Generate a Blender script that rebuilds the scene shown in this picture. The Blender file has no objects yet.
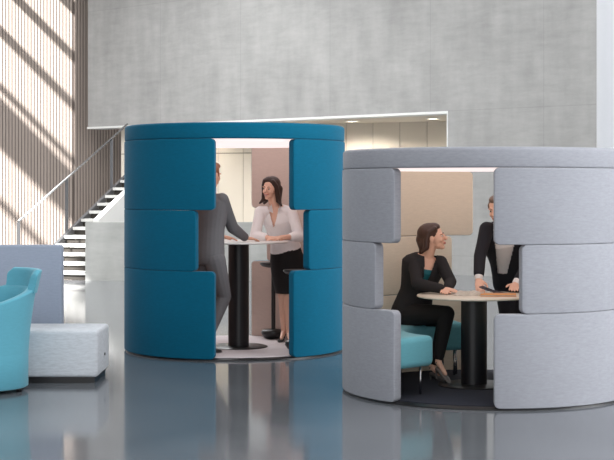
import bpy, bmesh, math, random
from mathutils import Vector, Matrix, noise
V = Vector
PI = math.pi
random.seed(4)
C = bpy.context.scene.collection
F_PX = 1460.0; HZ = 190.0; EYE = 1.6
def PX(px, Y): return (px - 307.0) / F_PX * Y
def PZ(py, Y): return EYE + (HZ - py) / F_PX * Y

# ------------------------------------------------------------------ materials
def srgb(r, g, b):
    def f(c):
        c /= 255.0
        return c / 12.92 if c <= .04045 else ((c + .055) / 1.055) ** 2.4
    return (f(r), f(g), f(b), 1)
def newmat(name):
    m = bpy.data.materials.new(name); m.use_nodes = True
    return m, m.node_tree.nodes, m.node_tree.links, m.node_tree.nodes['Principled BSDF']
def plain(name, col, rough=.6, var=.06, scale=30, metal=0, spec=.5, bump=0, coat=0, sheen=0, stretch=(1,1,1)):
    m, N, L, B = newmat(name)
    tc = N.new('ShaderNodeTexCoord'); mp = N.new('ShaderNodeMapping'); mp.inputs['Scale'].default_value = stretch
    L.new(tc.outputs['Object'], mp.inputs[0])
    nz = N.new('ShaderNodeTexNoise'); nz.inputs['Scale'].default_value = scale; nz.inputs['Detail'].default_value = 4
    L.new(mp.outputs[0], nz.inputs['Vector'])
    mx = N.new('ShaderNodeMix'); mx.data_type = 'RGBA'
    c = col
    mx.inputs[6].default_value = (c[0]*(1-var), c[1]*(1-var), c[2]*(1-var), 1)
    mx.inputs[7].default_value = (min(1,c[0]*(1+var)), min(1,c[1]*(1+var)), min(1,c[2]*(1+var)), 1)
    L.new(nz.outputs[0], mx.inputs[0]); L.new(mx.outputs[2], B.inputs['Base Color'])
    B.inputs['Roughness'].default_value = rough; B.inputs['Metallic'].default_value = metal
    B.inputs['Specular IOR Level'].default_value = spec
    if coat: B.inputs['Coat Weight'].default_value = coat; B.inputs['Coat Roughness'].default_value = .1
    if sheen: B.inputs['Sheen Weight'].default_value = sheen; B.inputs['Sheen Roughness'].default_value = .5
    if bump:
        bp = N.new('ShaderNodeBump'); bp.inputs['Strength'].default_value = bump; bp.inputs['Distance'].default_value = .003
        L.new(nz.outputs[0], bp.inputs['Height']); L.new(bp.outputs[0], B.inputs['Normal'])
    return m
def fabric(name, col, var=.12, scale=55, sheen=.25, rough=.9):
    """woven upholstery: fine horizontal weave streaks over the cloth colour"""
    m, N, L, B = newmat(name)
    tc = N.new('ShaderNodeTexCoord'); mp = N.new('ShaderNodeMapping'); mp.inputs['Scale'].default_value = (.35, .35, 1.6)
    L.new(tc.outputs['Object'], mp.inputs[0])
    nz = N.new('ShaderNodeTexNoise'); nz.inputs['Scale'].default_value = scale; nz.inputs['Detail'].default_value = 5; nz.inputs['Roughness'].default_value = .7
    L.new(mp.outputs[0], nz.inputs['Vector'])
    n2 = N.new('ShaderNodeTexNoise'); n2.inputs['Scale'].default_value = 2.0; L.new(tc.outputs['Object'], n2.inputs['Vector'])
    ad = N.new('ShaderNodeMath'); ad.operation = 'MULTIPLY_ADD'; ad.inputs[1].default_value = .25
    L.new(n2.outputs[0], ad.inputs[0]); L.new(nz.outputs[0], ad.inputs[2])
    cr = N.new('ShaderNodeValToRGB')
    cr.color_ramp.elements[0].position = .4; cr.color_ramp.elements[1].position = .85
    cr.color_ramp.elements[0].color = tuple(x*(1-var) for x in col[:3]) + (1,)
    cr.color_ramp.elements[1].color = tuple(min(1, x*(1+var)) for x in col[:3]) + (1,)
    L.new(ad.outputs[0], cr.inputs[0]); L.new(cr.outputs[0], B.inputs['Base Color'])
    B.inputs['Roughness'].default_value = rough; B.inputs['Specular IOR Level'].default_value = .2
    B.inputs['Sheen Weight'].default_value = sheen; B.inputs['Sheen Roughness'].default_value = .4
    bp = N.new('ShaderNodeBump'); bp.inputs['Strength'].default_value = .25; bp.inputs['Distance'].default_value = .002
    L.new(nz.outputs[0], bp.inputs['Height']); L.new(bp.outputs[0], B.inputs['Normal'])
    return m
def emit(name, col, s):
    m, N, L, B = newmat(name)
    B.inputs['Base Color'].default_value = col
    B.inputs['Emission Color'].default_value = col; B.inputs['Emission Strength'].default_value = s
    return m
def concrete_wall(name, col, joint=True):
    m, N, L, B = newmat(name)
    tc = N.new('ShaderNodeTexCoord')
    mp = N.new('ShaderNodeMapping'); mp.inputs['Scale'].default_value = (.5, .5, .5); L.new(tc.outputs['Object'], mp.inputs[0])
    n1 = N.new('ShaderNodeTexNoise'); n1.inputs['Scale'].default_value = 1.6; n1.inputs['Detail'].default_value = 6; n1.inputs['Roughness'].default_value = .65
    L.new(mp.outputs[0], n1.inputs['Vector'])
    mp2 = N.new('ShaderNodeMapping'); mp2.inputs['Scale'].default_value = (1.2, 1.2, 5); L.new(tc.outputs['Object'], mp2.inputs[0])
    n2 = N.new('ShaderNodeTexNoise'); n2.inputs['Scale'].default_value = 1.3; n2.inputs['Detail'].default_value = 8; n2.inputs['Roughness'].default_value = .7
    L.new(mp2.outputs[0], n2.inputs['Vector'])
    mp3 = N.new('ShaderNodeMapping'); mp3.inputs['Scale'].default_value = (2.5, 2.5, .6); L.new(tc.outputs['Object'], mp3.inputs[0])
    n3 = N.new('ShaderNodeTexNoise'); n3.inputs['Scale'].default_value = 1.1; n3.inputs['Detail'].default_value = 6
    L.new(mp3.outputs[0], n3.inputs['Vector'])
    s1 = N.new('ShaderNodeMath'); s1.operation = 'ADD'; L.new(n1.outputs[0], s1.inputs[0]); L.new(n2.outputs[0], s1.inputs[1])
    s2 = N.new('ShaderNodeMath'); s2.operation = 'ADD'; L.new(s1.outputs[0], s2.inputs[0]); L.new(n3.outputs[0], s2.inputs[1])
    mr = N.new('ShaderNodeMapRange'); mr.inputs[1].default_value = 1.1; mr.inputs[2].default_value = 1.9; mr.inputs[3].default_value = .78; mr.inputs[4].default_value = 1.17
    L.new(s2.outputs[0], mr.inputs[0])
    fac = mr.outputs[0]
    if joint:   # board joints of the cast panels
        cx = N.new('ShaderNodeCombineXYZ'); sx = N.new('ShaderNodeSeparateXYZ'); L.new(tc.outputs['Object'], sx.inputs[0])
        L.new(sx.outputs[0], cx.inputs[0]); L.new(sx.outputs[2], cx.inputs[1])
        br = N.new('ShaderNodeTexBrick'); br.offset = 0; br.inputs['Scale'].default_value = 1
        br.inputs['Brick Width'].default_value = 2.55; br.inputs['Row Height'].default_value = 2.74
        br.inputs['Mortar Size'].default_value = .012; br.inputs['Mortar Smooth'].default_value = .6
        br.inputs['Color1'].default_value = (1,1,1,1); br.inputs['Color2'].default_value = (.97,.97,.97,1); br.inputs['Mortar'].default_value = (.88,.88,.88,1)
        mo = N.new('ShaderNodeMapping'); mo.inputs['Location'].default_value = (0, -.36, 0)
        L.new(cx.outputs[0], mo.inputs[0]); L.new(mo.outputs[0], br.inputs['Vector'])
        mm = N.new('ShaderNodeMath'); mm.operation = 'MULTIPLY'; L.new(mr.outputs[0], mm.inputs[0]); L.new(br.outputs[0], mm.inputs[1])
        fac = mm.outputs[0]
    vm = N.new('ShaderNodeVectorMath'); vm.operation = 'SCALE'; vm.inputs[0].default_value = col[:3]
    L.new(fac, vm.inputs['Scale']); L.new(vm.outputs[0], B.inputs['Base Color'])
    B.inputs['Roughness'].default_value = .75
    return m
def floor_mat():
    m, N, L, B = newmat('polished concrete floor')
    tc = N.new('ShaderNodeTexCoord')
    n1 = N.new('ShaderNodeTexNoise'); n1.inputs['Scale'].default_value = .8; n1.inputs['Detail'].default_value = 6; L.new(tc.outputs['Object'], n1.inputs['Vector'])
    n2 = N.new('ShaderNodeTexNoise'); n2.inputs['Scale'].default_value = 60; n2.inputs['Detail'].default_value = 3; L.new(tc.outputs['Object'], n2.inputs['Vector'])
    ad = N.new('ShaderNodeMath'); ad.operation = 'MULTIPLY_ADD'; ad.inputs[1].default_value = .5; L.new(n2.outputs[0], ad.inputs[0]); L.new(n1.outputs[0], ad.inputs[2])
    cr = N.new('ShaderNodeValToRGB'); cr.color_ramp.elements[0].position = .45; cr.color_ramp.elements[1].position = 1.0
    cr.color_ramp.elements[0].color = FLOOR_A; cr.color_ramp.elements[1].color = FLOOR_B
    L.new(ad.outputs[0], cr.inputs[0]); L.new(cr.outputs[0], B.inputs['Base Color'])
    mr = N.new('ShaderNodeMapRange'); mr.inputs[3].default_value = .05; mr.inputs[4].default_value = .15
    L.new(n1.outputs[0], mr.inputs[0]); L.new(mr.outputs[0], B.inputs['Roughness'])
    B.inputs['IOR'].default_value = 1.5; B.inputs['Specular IOR Level'].default_value = FLOOR_SPEC
    return m
FLOOR_A = (.115, .124, .137, 1); FLOOR_B = (.17, .181, .198, 1); FLOOR_SPEC = .5
M = {}
M['floor'] = floor_mat()
M['concrete'] = concrete_wall('cast concrete', srgb(172, 171, 169))
M['concrete2'] = concrete_wall('pale concrete', srgb(176, 176, 172), joint=False)
M['slat'] = plain('grey brown timber slat', srgb(160, 147, 138), .7, .12, 6, stretch=(8, 8, .5))
M['slatback'] = plain('dark recess behind slats', srgb(92, 82, 76), .9)
M['white'] = plain('white paint', srgb(235, 235, 232), .5, .02)
M['cream'] = plain('cream wall panel', srgb(232, 222, 206), .6, .03, 2)
M['creamjoint'] = plain('panel joint', srgb(150, 138, 120), .8)
M['roof'] = plain('grey ceiling', srgb(200, 200, 198), .9, .03)
M['steel'] = plain('dark steel', srgb(92, 92, 94), .45, .05, metal=.3)
M['tread'] = plain('pale stair tread', srgb(215, 214, 210), .6, .04)
M['riser'] = plain('dark mesh riser', srgb(60, 56, 52), .9, .3, 60)
M['bluefab'] = fabric('petrol blue felt', (.0, .118, .210, 1), .10, sheen=.1)
M['bluelin'] = fabric('taupe lining', srgb(218, 198, 188), .05)
M['greyfab'] = fabric('lilac grey woven cloth', srgb(157, 159, 167), .10, sheen=.15)
M['greylin'] = fabric('sand lining', srgb(234, 220, 200), .05)
M['black'] = plain('black metal', srgb(26, 26, 28), .35, .1)
M['blackgloss'] = plain('black lacquer column', srgb(24, 24, 28), .38, .1)
M['diffuser'] = emit('ceiling light diffuser', (1, .87, .86, 1), .95)
M['diffuser'].node_tree.nodes['Principled BSDF'].inputs['Base Color'].default_value = (.3, .28, .28, 1)
M['carpetlight'] = plain('pale grey carpet', srgb(205, 196, 198), .95, .12, 90, bump=.4)
M['carpetdark'] = plain('navy carpet', srgb(25, 29, 43), .95, .6, 45, bump=.6)
M['tablewhite'] = plain('white laminate', srgb(228, 224, 220), .35, .02)
M['tablecream'] = plain('cream laminate', srgb(226, 216, 200), .4, .02)
M['teal'] = fabric('teal seat cloth', srgb(114, 184, 198), .06)
M['tealdk'] = fabric('teal tub cloth', srgb(100, 172, 192), .05)
M['sofa'] = fabric('blue grey sofa cloth', srgb(158, 168, 186), .07)
M['bench'] = fabric('pale speckled bench cloth', srgb(212, 216, 222), .16, scale=40)
M['chrome'] = plain('brushed chrome', srgb(190, 190, 192), .25, .02, metal=1)
M['skin'] = plain('skin', srgb(236, 188, 164), .5, .03, 20)
M['skintan'] = plain('tanned skin', srgb(224, 172, 146), .5, .03, 20)
M['hairdark'] = plain('dark brown hair', srgb(52, 34, 28), .4, .35, 14, stretch=(6,6,1), bump=.5)
M['hairbrown'] = plain('brown hair', srgb(70, 46, 38), .4, .3, 14, stretch=(6,6,1), bump=.5)
M['hairred'] = plain('auburn hair', srgb(140, 88, 56), .45, .3, 14, stretch=(6,6,1), bump=.5)
M['hairgrey'] = plain('grey brown hair', srgb(120, 100, 86), .5, .3, 14, stretch=(6,6,1), bump=.5)
M['suitgrey'] = plain('grey suit wool', srgb(98, 96, 99), .85, .08, 80)
M['suitblack'] = plain('black suit wool', srgb(32, 30, 33), .85, .15, 80)
M['suitnavy'] = plain('black navy suit wool', srgb(30, 30, 38), .85, .15, 80)
M['blackcloth'] = plain('black cloth', srgb(24, 22, 24), .85, .15, 80)
M['blouse'] = plain('white cotton', srgb(246, 242, 242), .75, .03, 12)
M['tealtop'] = plain('dark teal top', srgb(18, 100, 110), .7, .05)
M['lips'] = plain('lips', srgb(188, 108, 96), .4, .03)
M['lipsm'] = plain('pale lips', srgb(196, 134, 114), .5, .03)
M['eyewhite'] = plain('eye white', srgb(232, 228, 224), .3, .01)
M['iris'] = plain('dark iris', srgb(40, 28, 22), .2, .05)
M['shoegrey'] = plain('grey patterned shoe leather', srgb(104, 98, 96), .4, .35, 60)
M['paper'] = plain('magazine page', srgb(214, 206, 196), .5, .25, 18)
M['orange'] = plain('orange folder card', srgb(226, 160, 102), .5, .05)
M['darkpaper'] = plain('dark printed cover', srgb(52, 50, 62), .35, .3, 20)
M['downlight'] = emit('downlight lens', (1, .9, .72, 1), 9)
M['column'] = plain('smooth pale column plaster', srgb(236, 238, 243), .4, .02)
M['nails'] = M['skin']

# ------------------------------------------------------------------ helpers
def mesh_obj(name, bm, mats, parent=None, smooth=True, loc=(0,0,0), rotz=0, autosmooth=None):
    bmesh.ops.recalc_face_normals(bm, faces=bm.faces[:])
    me = bpy.data.meshes.new(name); bm.to_mesh(me); bm.free()
    o = bpy.data.objects.new(name, me); C.objects.link(o)
    for m in (mats if isinstance(mats, (list, tuple)) else [mats]): me.materials.append(m)
    if smooth:
        for p in me.polygons: p.use_smooth = True
        if autosmooth is not None: me.set_sharp_from_angle(angle=math.radians(autosmooth))
    o.location = loc; o.rotation_euler = (0, 0, rotz)
    if parent: o.parent = parent
    return o
def thing(name, label, cat, loc=(0,0,0), rotz=0, group=None):
    o = bpy.data.objects.new(name, None); C.objects.link(o)
    o.empty_display_size = .2
    o.location = loc; o.rotation_euler = (0,0,rotz)
    o['label'] = label; o['category'] = cat
    if group: o['group'] = group
    return o
def tag(o, label, cat, group=None):
    o['label'] = label; o['category'] = cat
    if group: o['group'] = group
    return o
def struct(o): o['kind'] = 'structure'; return o
def box(bm, x0, x1, y0, y1, z0, z1, mi=0):
    vs = [bm.verts.new(p) for p in ((x0,y0,z0),(x1,y0,z0),(x1,y1,z0),(x0,y1,z0),(x0,y0,z1),(x1,y0,z1),(x1,y1,z1),(x0,y1,z1))]
    for f in ((0,3,2,1),(4,5,6,7),(0,1,5,4),(1,2,6,5),(2,3,7,6),(3,0,4,7)):
        fa = bm.faces.new([vs[i] for i in f]); fa.material_index = mi
    return vs
def bevel_all(bm, w, seg=3):
    bmesh.ops.bevel(bm, geom=bm.edges[:], offset=w, segments=seg, profile=.5, affect='EDGES')
def rbox(x0,x1,y0,y1,z0,z1,w=.01,seg=3):
    bm = bmesh.new(); box(bm,x0,x1,y0,y1,z0,z1); bevel_all(bm,w,seg); return bm
def orient(d):
    d = V(d).normalized(); a = V((0,0,1)) if abs(d.z) < .95 else V((1,0,0))
    x = a.cross(d).normalized(); return x, d.cross(x)
def rings(bm, loops, cap=True, mi=0):
    L = [[bm.verts.new(p) for p in lp] for lp in loops]
    n = len(L[0])
    for a, b in zip(L, L[1:]):
        for i in range(n):
            f = bm.faces.new((a[i], a[(i+1)%n], b[(i+1)%n], b[i])); f.material_index = mi
    if cap:
        for l in (L[0], L[-1]):
            try: bm.faces.new(l).material_index = mi
            except ValueError: pass
    return L
def tube(bm, pts, r, n=10, mi=0):
    pts = [V(p) for p in pts]; rr = r if isinstance(r, (list, tuple)) else [r]*len(pts)
    loops = []; x, y = orient(pts[1]-pts[0])
    for i, p in enumerate(pts):
        d = (pts[min(i+1,len(pts)-1)] - pts[max(i-1,0)]).normalized()
        x = (x - d*x.dot(d)).normalized(); y = d.cross(x)
        loops.append([p + (x*math.cos(2*PI*k/n) + y*math.sin(2*PI*k/n))*rr[i] for k in range(n)])
    rings(bm, loops, mi=mi)
def lathe(bm, prof, c=(0,0), n=64, mi=0, closed=False):
    loops = [[(c[0]+r*math.cos(2*PI*k/n), c[1]+r*math.sin(2*PI*k/n), z) for k in range(n)] for r, z in prof]
    L = rings(bm, loops, cap=not closed, mi=mi)
    if closed:
        a, b = L[-1], L[0]
        for i in range(n): bm.faces.new((a[i], a[(i+1)%n], b[(i+1)%n], b[i])).material_index = mi
def ell(bm, c, r, Mx=None, n=16, m=10, mi=0):
    """ellipsoid at c with radii r; Mx turns local axes into the parent's"""
    c = V(c); loops = []
    for j in range(m+1):
        t = PI*j/m; t = min(max(t, .12), PI-.12)
        loops.append([])
        for k in range(n):
            p = V((r[0]*math.sin(t)*math.cos(2*PI*k/n), r[1]*math.sin(t)*math.sin(2*PI*k/n), r[2]*math.cos(t)))
            loops[-1].append(c + (Mx @ p if Mx else p))
    rings(bm, loops, mi=mi)
def capsule(bm, p0, p1, r0, r1, n=14, mi=0):
    p0, p1 = V(p0), V(p1); d = (p1-p0).normalized(); x, y = orient(d); loops = []
    for j in range(6):
        t = PI/2*(1-j/5.0); t = min(t, PI/2-.1)
        loops.append((p0 - d*r0*math.sin(t), r0*math.cos(t)))
    for j in range(6):
        t = min(PI/2*j/5.0, PI/2-.1)
        loops.append((p1 + d*r1*math.sin(t), r1*math.cos(t)))
    rings(bm, [[c + (x*math.cos(2*PI*k/n)+y*math.sin(2*PI*k/n))*r for k in range(n)] for c, r in loops], mi=mi)
def loft(bm, secs, n=24, e=1.0, mi=0):
    """secs: (centre, half-width vector, half-depth vector)"""
    loops = []
    for c, a, b in secs:
        lp = []
        for k in range(n):
            t = 2*PI*k/n; cs, sn = math.cos(t), math.sin(t)
            cs = math.copysign(abs(cs)**e, cs); sn = math.copysign(abs(sn)**e, sn)
            lp.append(V(c) + V(a)*cs + V(b)*sn)
        loops.append(lp)
    rings(bm, loops, mi=mi)
def bake(o):
    dg = bpy.context.evaluated_depsgraph_get(); dg.update()
    me = bpy.data.meshes.new_from_object(o.evaluated_get(dg)); old = o.data
    o.modifiers.clear(); o.data = me; me.name = o.name; bpy.data.meshes.remove(old)
    return o
def melt(name, bm, mat, parent, vox=.006, smooth=4, cut=None, solid=0):
    """join overlapping forms into one continuous skin"""
    o = mesh_obj(name, bm, mat, None)
    r = o.modifiers.new('r', 'REMESH'); r.mode = 'VOXEL'; r.voxel_size = vox; r.use_smooth_shade = True
    if smooth:
        s = o.modifiers.new('s', 'SMOOTH'); s.factor = .5; s.iterations = smooth
    bake(o)
    if cut:
        b = bmesh.new(); b.from_mesh(o.data)
        bmesh.ops.delete(b, geom=[v for v in b.verts if cut(v.co)], context='VERTS')
        b.to_mesh(o.data); b.free()
        if solid:
            s = o.modifiers.new('t', 'SOLIDIFY'); s.thickness = solid; s.offset = 0; bake(o)
    for p in o.data.polygons: p.use_smooth = True
    if parent: o.parent = parent
    return o

# ------------------------------------------------------------------ the hall
bm = bmesh.new(); box(bm, -18, 14, -8, 44, -.2, 0)
struct(mesh_obj('floor', bm, M['floor'], smooth=False))

# roof slab; its unseen openings are shaped to throw the sun patches
H = 8.0
bm = bmesh.new(); box(bm, -18, 14, -8, 44, H, H+.12)
roof = mesh_obj('ceiling', bm, M['roof'], smooth=False)
def prism_cut(poly):
    b = bmesh.new()
    lo = [b.verts.new((x, y, H-.5)) for x, y in poly]; hi = [b.verts.new((x, y, H+.6)) for x, y in poly]
    n = len(poly); b.faces.new(lo); b.faces.new(hi)
    for i in range(n): b.faces.new((lo[i], lo[(i+1)%n], hi[(i+1)%n], hi[i]))
    return mesh_obj('cut', b, M['roof'], smooth=False)
cuts = [prism_cut([(-16, 24.56), (-6.0, 34.56), (-6.0, 34.9), (-16, 34.9)]),
        prism_cut([(-13.6, 16.8), (-11.75, 16.8), (-11.75, 20.4), (-13.6, 20.4)]),
        prism_cut([(-11.75, 19.35), (-9.9, 19.35), (-9.9, 20.4), (-11.75, 20.4)])]
for c_ in cuts:
    md = roof.modifiers.new('b', 'BOOLEAN'); md.operation = 'DIFFERENCE'; md.object = c_; md.solver = 'EXACT'
bake(roof); struct(roof)
for c_ in cuts: bpy.data.objects.remove(c_)
bm = bmesh.new()     # added unseen bars, spaced to cast the shadow stripes on the slats
for a, b in ((-7.78,-7.5), (-8.9,-8.68), (-10.06,-9.82), (-11.34,-11.17), (-12.7,-11.52), (-14.06,-13.87)):
    box(bm, a, b, 24.0, 35.0, H+.02, H+.08)
struct(mesh_obj('trim_shadow_bars', bm, M['steel'], smooth=False))
bm = bmesh.new(); box(bm, -18.2, -18, -8, 44, 0, H)
struct(mesh_obj('wall_left', bm, M['roof'], smooth=False))

# concrete wall with the wide opening; local +X runs to the right along the wall
P1 = V((PX(448, 27.7), 27.7, 0)); P2 = V((PX(88, 34.8), 34.8, 0))
ZO = 3.1
dW = (P1-P2); LW = dW.length; aW = math.atan2(dW.y, dW.x)
bm = bmesh.new()
box(bm, 0, LW, 0, .45, ZO, H); box(bm, LW, LW+16, 0, .45, 0, H)
struct(mesh_obj('wall_back', bm, M['concrete'], smooth=False, loc=P2, rotz=aW))
bm = bmesh.new()
box(bm, -.02, LW+.0, -.012, .44, ZO-.05, ZO); box(bm, LW-.022, LW, -.012, .44, 0, ZO-.05)  # white strip paints in the bright lit reveal around the opening
struct(mesh_obj('trim_lit_edge', bm, M['white'], smooth=False, loc=P2, rotz=aW))

# corridor behind the opening
Q1 = V((PX(455, 1.5*1460/68.6), 1.5*1460/68.6, 0)); Q2 = V((PX(100, 1.5*1460/63.1), 1.5*1460/63.1, 0))
dQ = Q1-Q2; LQ = dQ.length; aQ = math.atan2(dQ.y, dQ.x)
bm = bmesh.new()
x = .55
box(bm, .55, LQ+1.5, .02, .2, 0, ZO, 1)
while x < LQ+1.5:
    for z0, z1 in ((.0, 2.44), (2.455, 3.1)):
        box(bm, x+.006, min(x+.62, LQ+1.5)-.006, 0, .03, z0+.004, z1, 0)
    x += .62
struct(mesh_obj('wall_corridor', bm, [M['cream'], M['creamjoint']], smooth=False, loc=Q2, rotz=aQ))
bm = bmesh.new()
ends = [P2 + V((.3,.5,0)), P1 + V((.2,.45,0)), Q1 + V((1.6,.3,0)), Q2 + V((.55,.2,0))]
lo = [bm.verts.new((p.x, p.y, ZO+.0)) for p in ends]; hi = [bm.verts.new((p.x, p.y, ZO+.1)) for p in ends]
bm.faces.new(lo); bm.faces.new(hi)
for i in range(4): bm.faces.new((lo[i], lo[(i+1)%4], hi[(i+1)%4], hi[i]))
struct(mesh_obj('ceiling_corridor', bm, M['cream'], smooth=False))
lamps = [(352, 31.6, 'round recessed downlight over the corridor beside the blue pod top'),
         (433, 30.4, 'round recessed downlight nearest the corner of the concrete opening'),
         (275, 32.2, 'round recessed corridor downlight hidden behind the blue pod'),
         (200, 33.2, 'round recessed downlight at the far end of the corridor')]
for px, Y, lb in lamps[:4]:
    c_ = (PX(px, Y), Y)
    t = thing('downlight', lb, 'light', (c_[0], c_[1], ZO-.02), group='corridor downlights')
    bm = bmesh.new(); lathe(bm, [(.15,.019),(.15,.0),(.125,-.004),(.12,.006),(.12,.019)], n=32, closed=True); mesh_obj('trim_ring', bm, M['white'], t, autosmooth=30)
    bm = bmesh.new(); lathe(bm, [(.118,.012),(.118,.004),(.06,.0)], n=32); mesh_obj('lens', bm, M['downlight'], t)
    ld = bpy.data.lights.new('downlight_lamp', 'SPOT'); ld.energy = {352: 420, 433: 420}.get(px, 45); ld.spot_size = math.radians(165); ld.spot_blend = 1; ld.color = (1, .92, .83); ld.shadow_soft_size = .1
    lo_ = bpy.data.objects.new('downlight_lamp', ld); C.objects.link(lo_); lo_.location = (0, 0, -.08); lo_.parent = t

# slatted timber wall: a face towards the hall and a return beyond its corner
A0 = V((-9.5, 35, 0)); A1 = V((PX(75, 35), 35, 0)); B1 = V((PX(146, 36.9), 36.9, 0))
bm = bmesh.new()
def slat_run(bm, a, b, pitch, w, z1=8.0):
    d = b-a; L_ = d.length; u = d.normalized(); nrm = V((u.y, -u.x, 0))
    k = 0
    def pt(s, off, z): q = a + u*s + nrm*off; return (q.x, q.y, z)
    def bx(s0, s1, o0, o1, mi):
        vs = [bm.verts.new(pt(*p)) for p in ((s0,o0,0),(s1,o0,0),(s1,o1,0),(s0,o1,0),(s0,o0,z1),(s1,o0,z1),(s1,o1,z1),(s0,o1,z1))]
        for f in ((0,3,2,1),(4,5,6,7),(0,1,5,4),(1,2,6,5),(2,3,7,6),(3,0,4,7)):
            bm.faces.new([vs[i] for i in f]).material_index = mi
    bx(0, L_, -.14, -.013, 1)
    while k*pitch + w < L_:
        bx(k*pitch, k*pitch+w, -.013, .0, 0); k += 1
slat_run(bm, A0, A1, .0762, .058)
slat_run(bm, A1, B1, .095, .06)
struct(mesh_obj('wall_slats', bm, [M['slat'], M['slatback']], smooth=False))

# staircase
def st(s, w=0, z=0):    # s = step index, w = distance to the right of the left stringer
    return V((-5.02+.115*s + .92*w, 26.3+.27*s - .39*w, z))
NS = 16; WS = 1.2
stairs = thing('staircase', 'open straight staircase with pale treads against the slatted timber wall', 'stairs', st(0, .6, 0))
O = stairs.location.copy()
def rel(p): return V(p) - O
for i in range(NS):
    bm = bmesh.new(); z = .15*(i+1)
    ps = [st(i-.05, .02), st(i-.05, WS), st(i+1.02, WS), st(i+1.02, .02)]
    lo = [bm.verts.new(rel((p.x,p.y,z-.055))) for p in ps]; hi = [bm.verts.new(rel((p.x,p.y,z))) for p in ps]
    bm.faces.new(lo); bm.faces.new(hi)
    for k in range(4): bm.faces.new((lo[k], lo[(k+1)%4], hi[(k+1)%4], hi[k]))
    mesh_obj('tread', bm, M['tread'], stairs, smooth=False)
for i in range(NS):
    bm = bmesh.new(); z = .15*(i+1)
    ps = [st(i+.12, .03), st(i+.12, WS-.01), st(i+.18, WS-.01), st(i+.18, .03)]
    lo = [bm.verts.new(rel((p.x,p.y,max(z-.15, .005)))) for p in ps]; hi = [bm.verts.new(rel((p.x,p.y,z-.056))) for p in ps]
    bm.faces.new(lo); bm.faces.new(hi)
    for k in range(4): bm.faces.new((lo[k], lo[(k+1)%4], hi[(k+1)%4], hi[k]))
    mesh_obj('riser', bm, M['riser'], stairs, smooth=False)
bm = bmesh.new()
def slab(bm, pts, w0, w1):   # pts: (s, z) polygon in the plane of the flight
    a = [bm.verts.new(rel(st(s, w0, z))) for s, z in pts]; b = [bm.verts.new(rel(st(s, w1, z))) for s, z in pts]
    bm.faces.new(a); bm.faces.new(b); n = len(pts)
    for k in range(n): bm.faces.new((a[k], a[(k+1)%n], b[(k+1)%n], b[k]))
slab(bm, [(-.6,.01), (-.6,.05), (NS, .12+.15*NS), (NS, .15*NS-.14), (.5, .01)], -.05, .015)
mesh_obj('stringer', bm, M['steel'], stairs, smooth=False)
bm = bmesh.new()
zr = lambda s: 1.17 + .1445*s
tube(bm, [rel(st(-.9,-.03,zr(-.9))), rel(st(5,-.03,zr(5))), rel(st(12.2,-.03,zr(12.2)))], .022, 10)
mesh_obj('handrail', bm, M['chrome'], stairs)
for s in (-.9, 4.5, 10.1):
    bm = bmesh.new(); p = st(s, -.03)
    z0 = max(0, .15*(s+1)-.2) + .003
    box(bm, p.x-.03-O.x, p.x+.03-O.x, p.y-.02-O.y, p.y+.02-O.y, z0, zr(s)-.015)
    mesh_obj('rail_post', bm, M['steel'], stairs, smooth=False)
# sloping white balustrade on the right of the flight + low wall in front
bm = bmesh.new()
o_, O = O, V((0,0,0))
slab(bm, [(.8, 0), (.8, 1.07), (11, 1.0+.145*10.7), (11, 0)], WS+.01, WS+.12)
bal = mesh_obj('stair_balustrade', bm, M['white'], smooth=False)
tag(bal, 'solid white sloping balustrade wall rising beside the pale stair treads', 'balustrade')
bm = bmesh.new(); x0 = PX(87, 25.96); x1 = PX(273, 25.96)
box(bm, x0, x1, 25.76, 25.96, 0, 1.03)
lw = mesh_obj('low_wall', bm, M['concrete2'], smooth=False)
tag(lw, 'low pale concrete wall in front of the stairs, behind the blue pod', 'wall')

# round column at the right edge
t = bmesh.new(); lathe(t, [(.34,0),(.34,H)], n=64)
col = mesh_obj('column', t, M['column'], loc=(PX(597,20)+.34, 20, 0), autosmooth=30)
tag(col, 'smooth round pale column at the right edge behind the grey pod', 'column')

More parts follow.
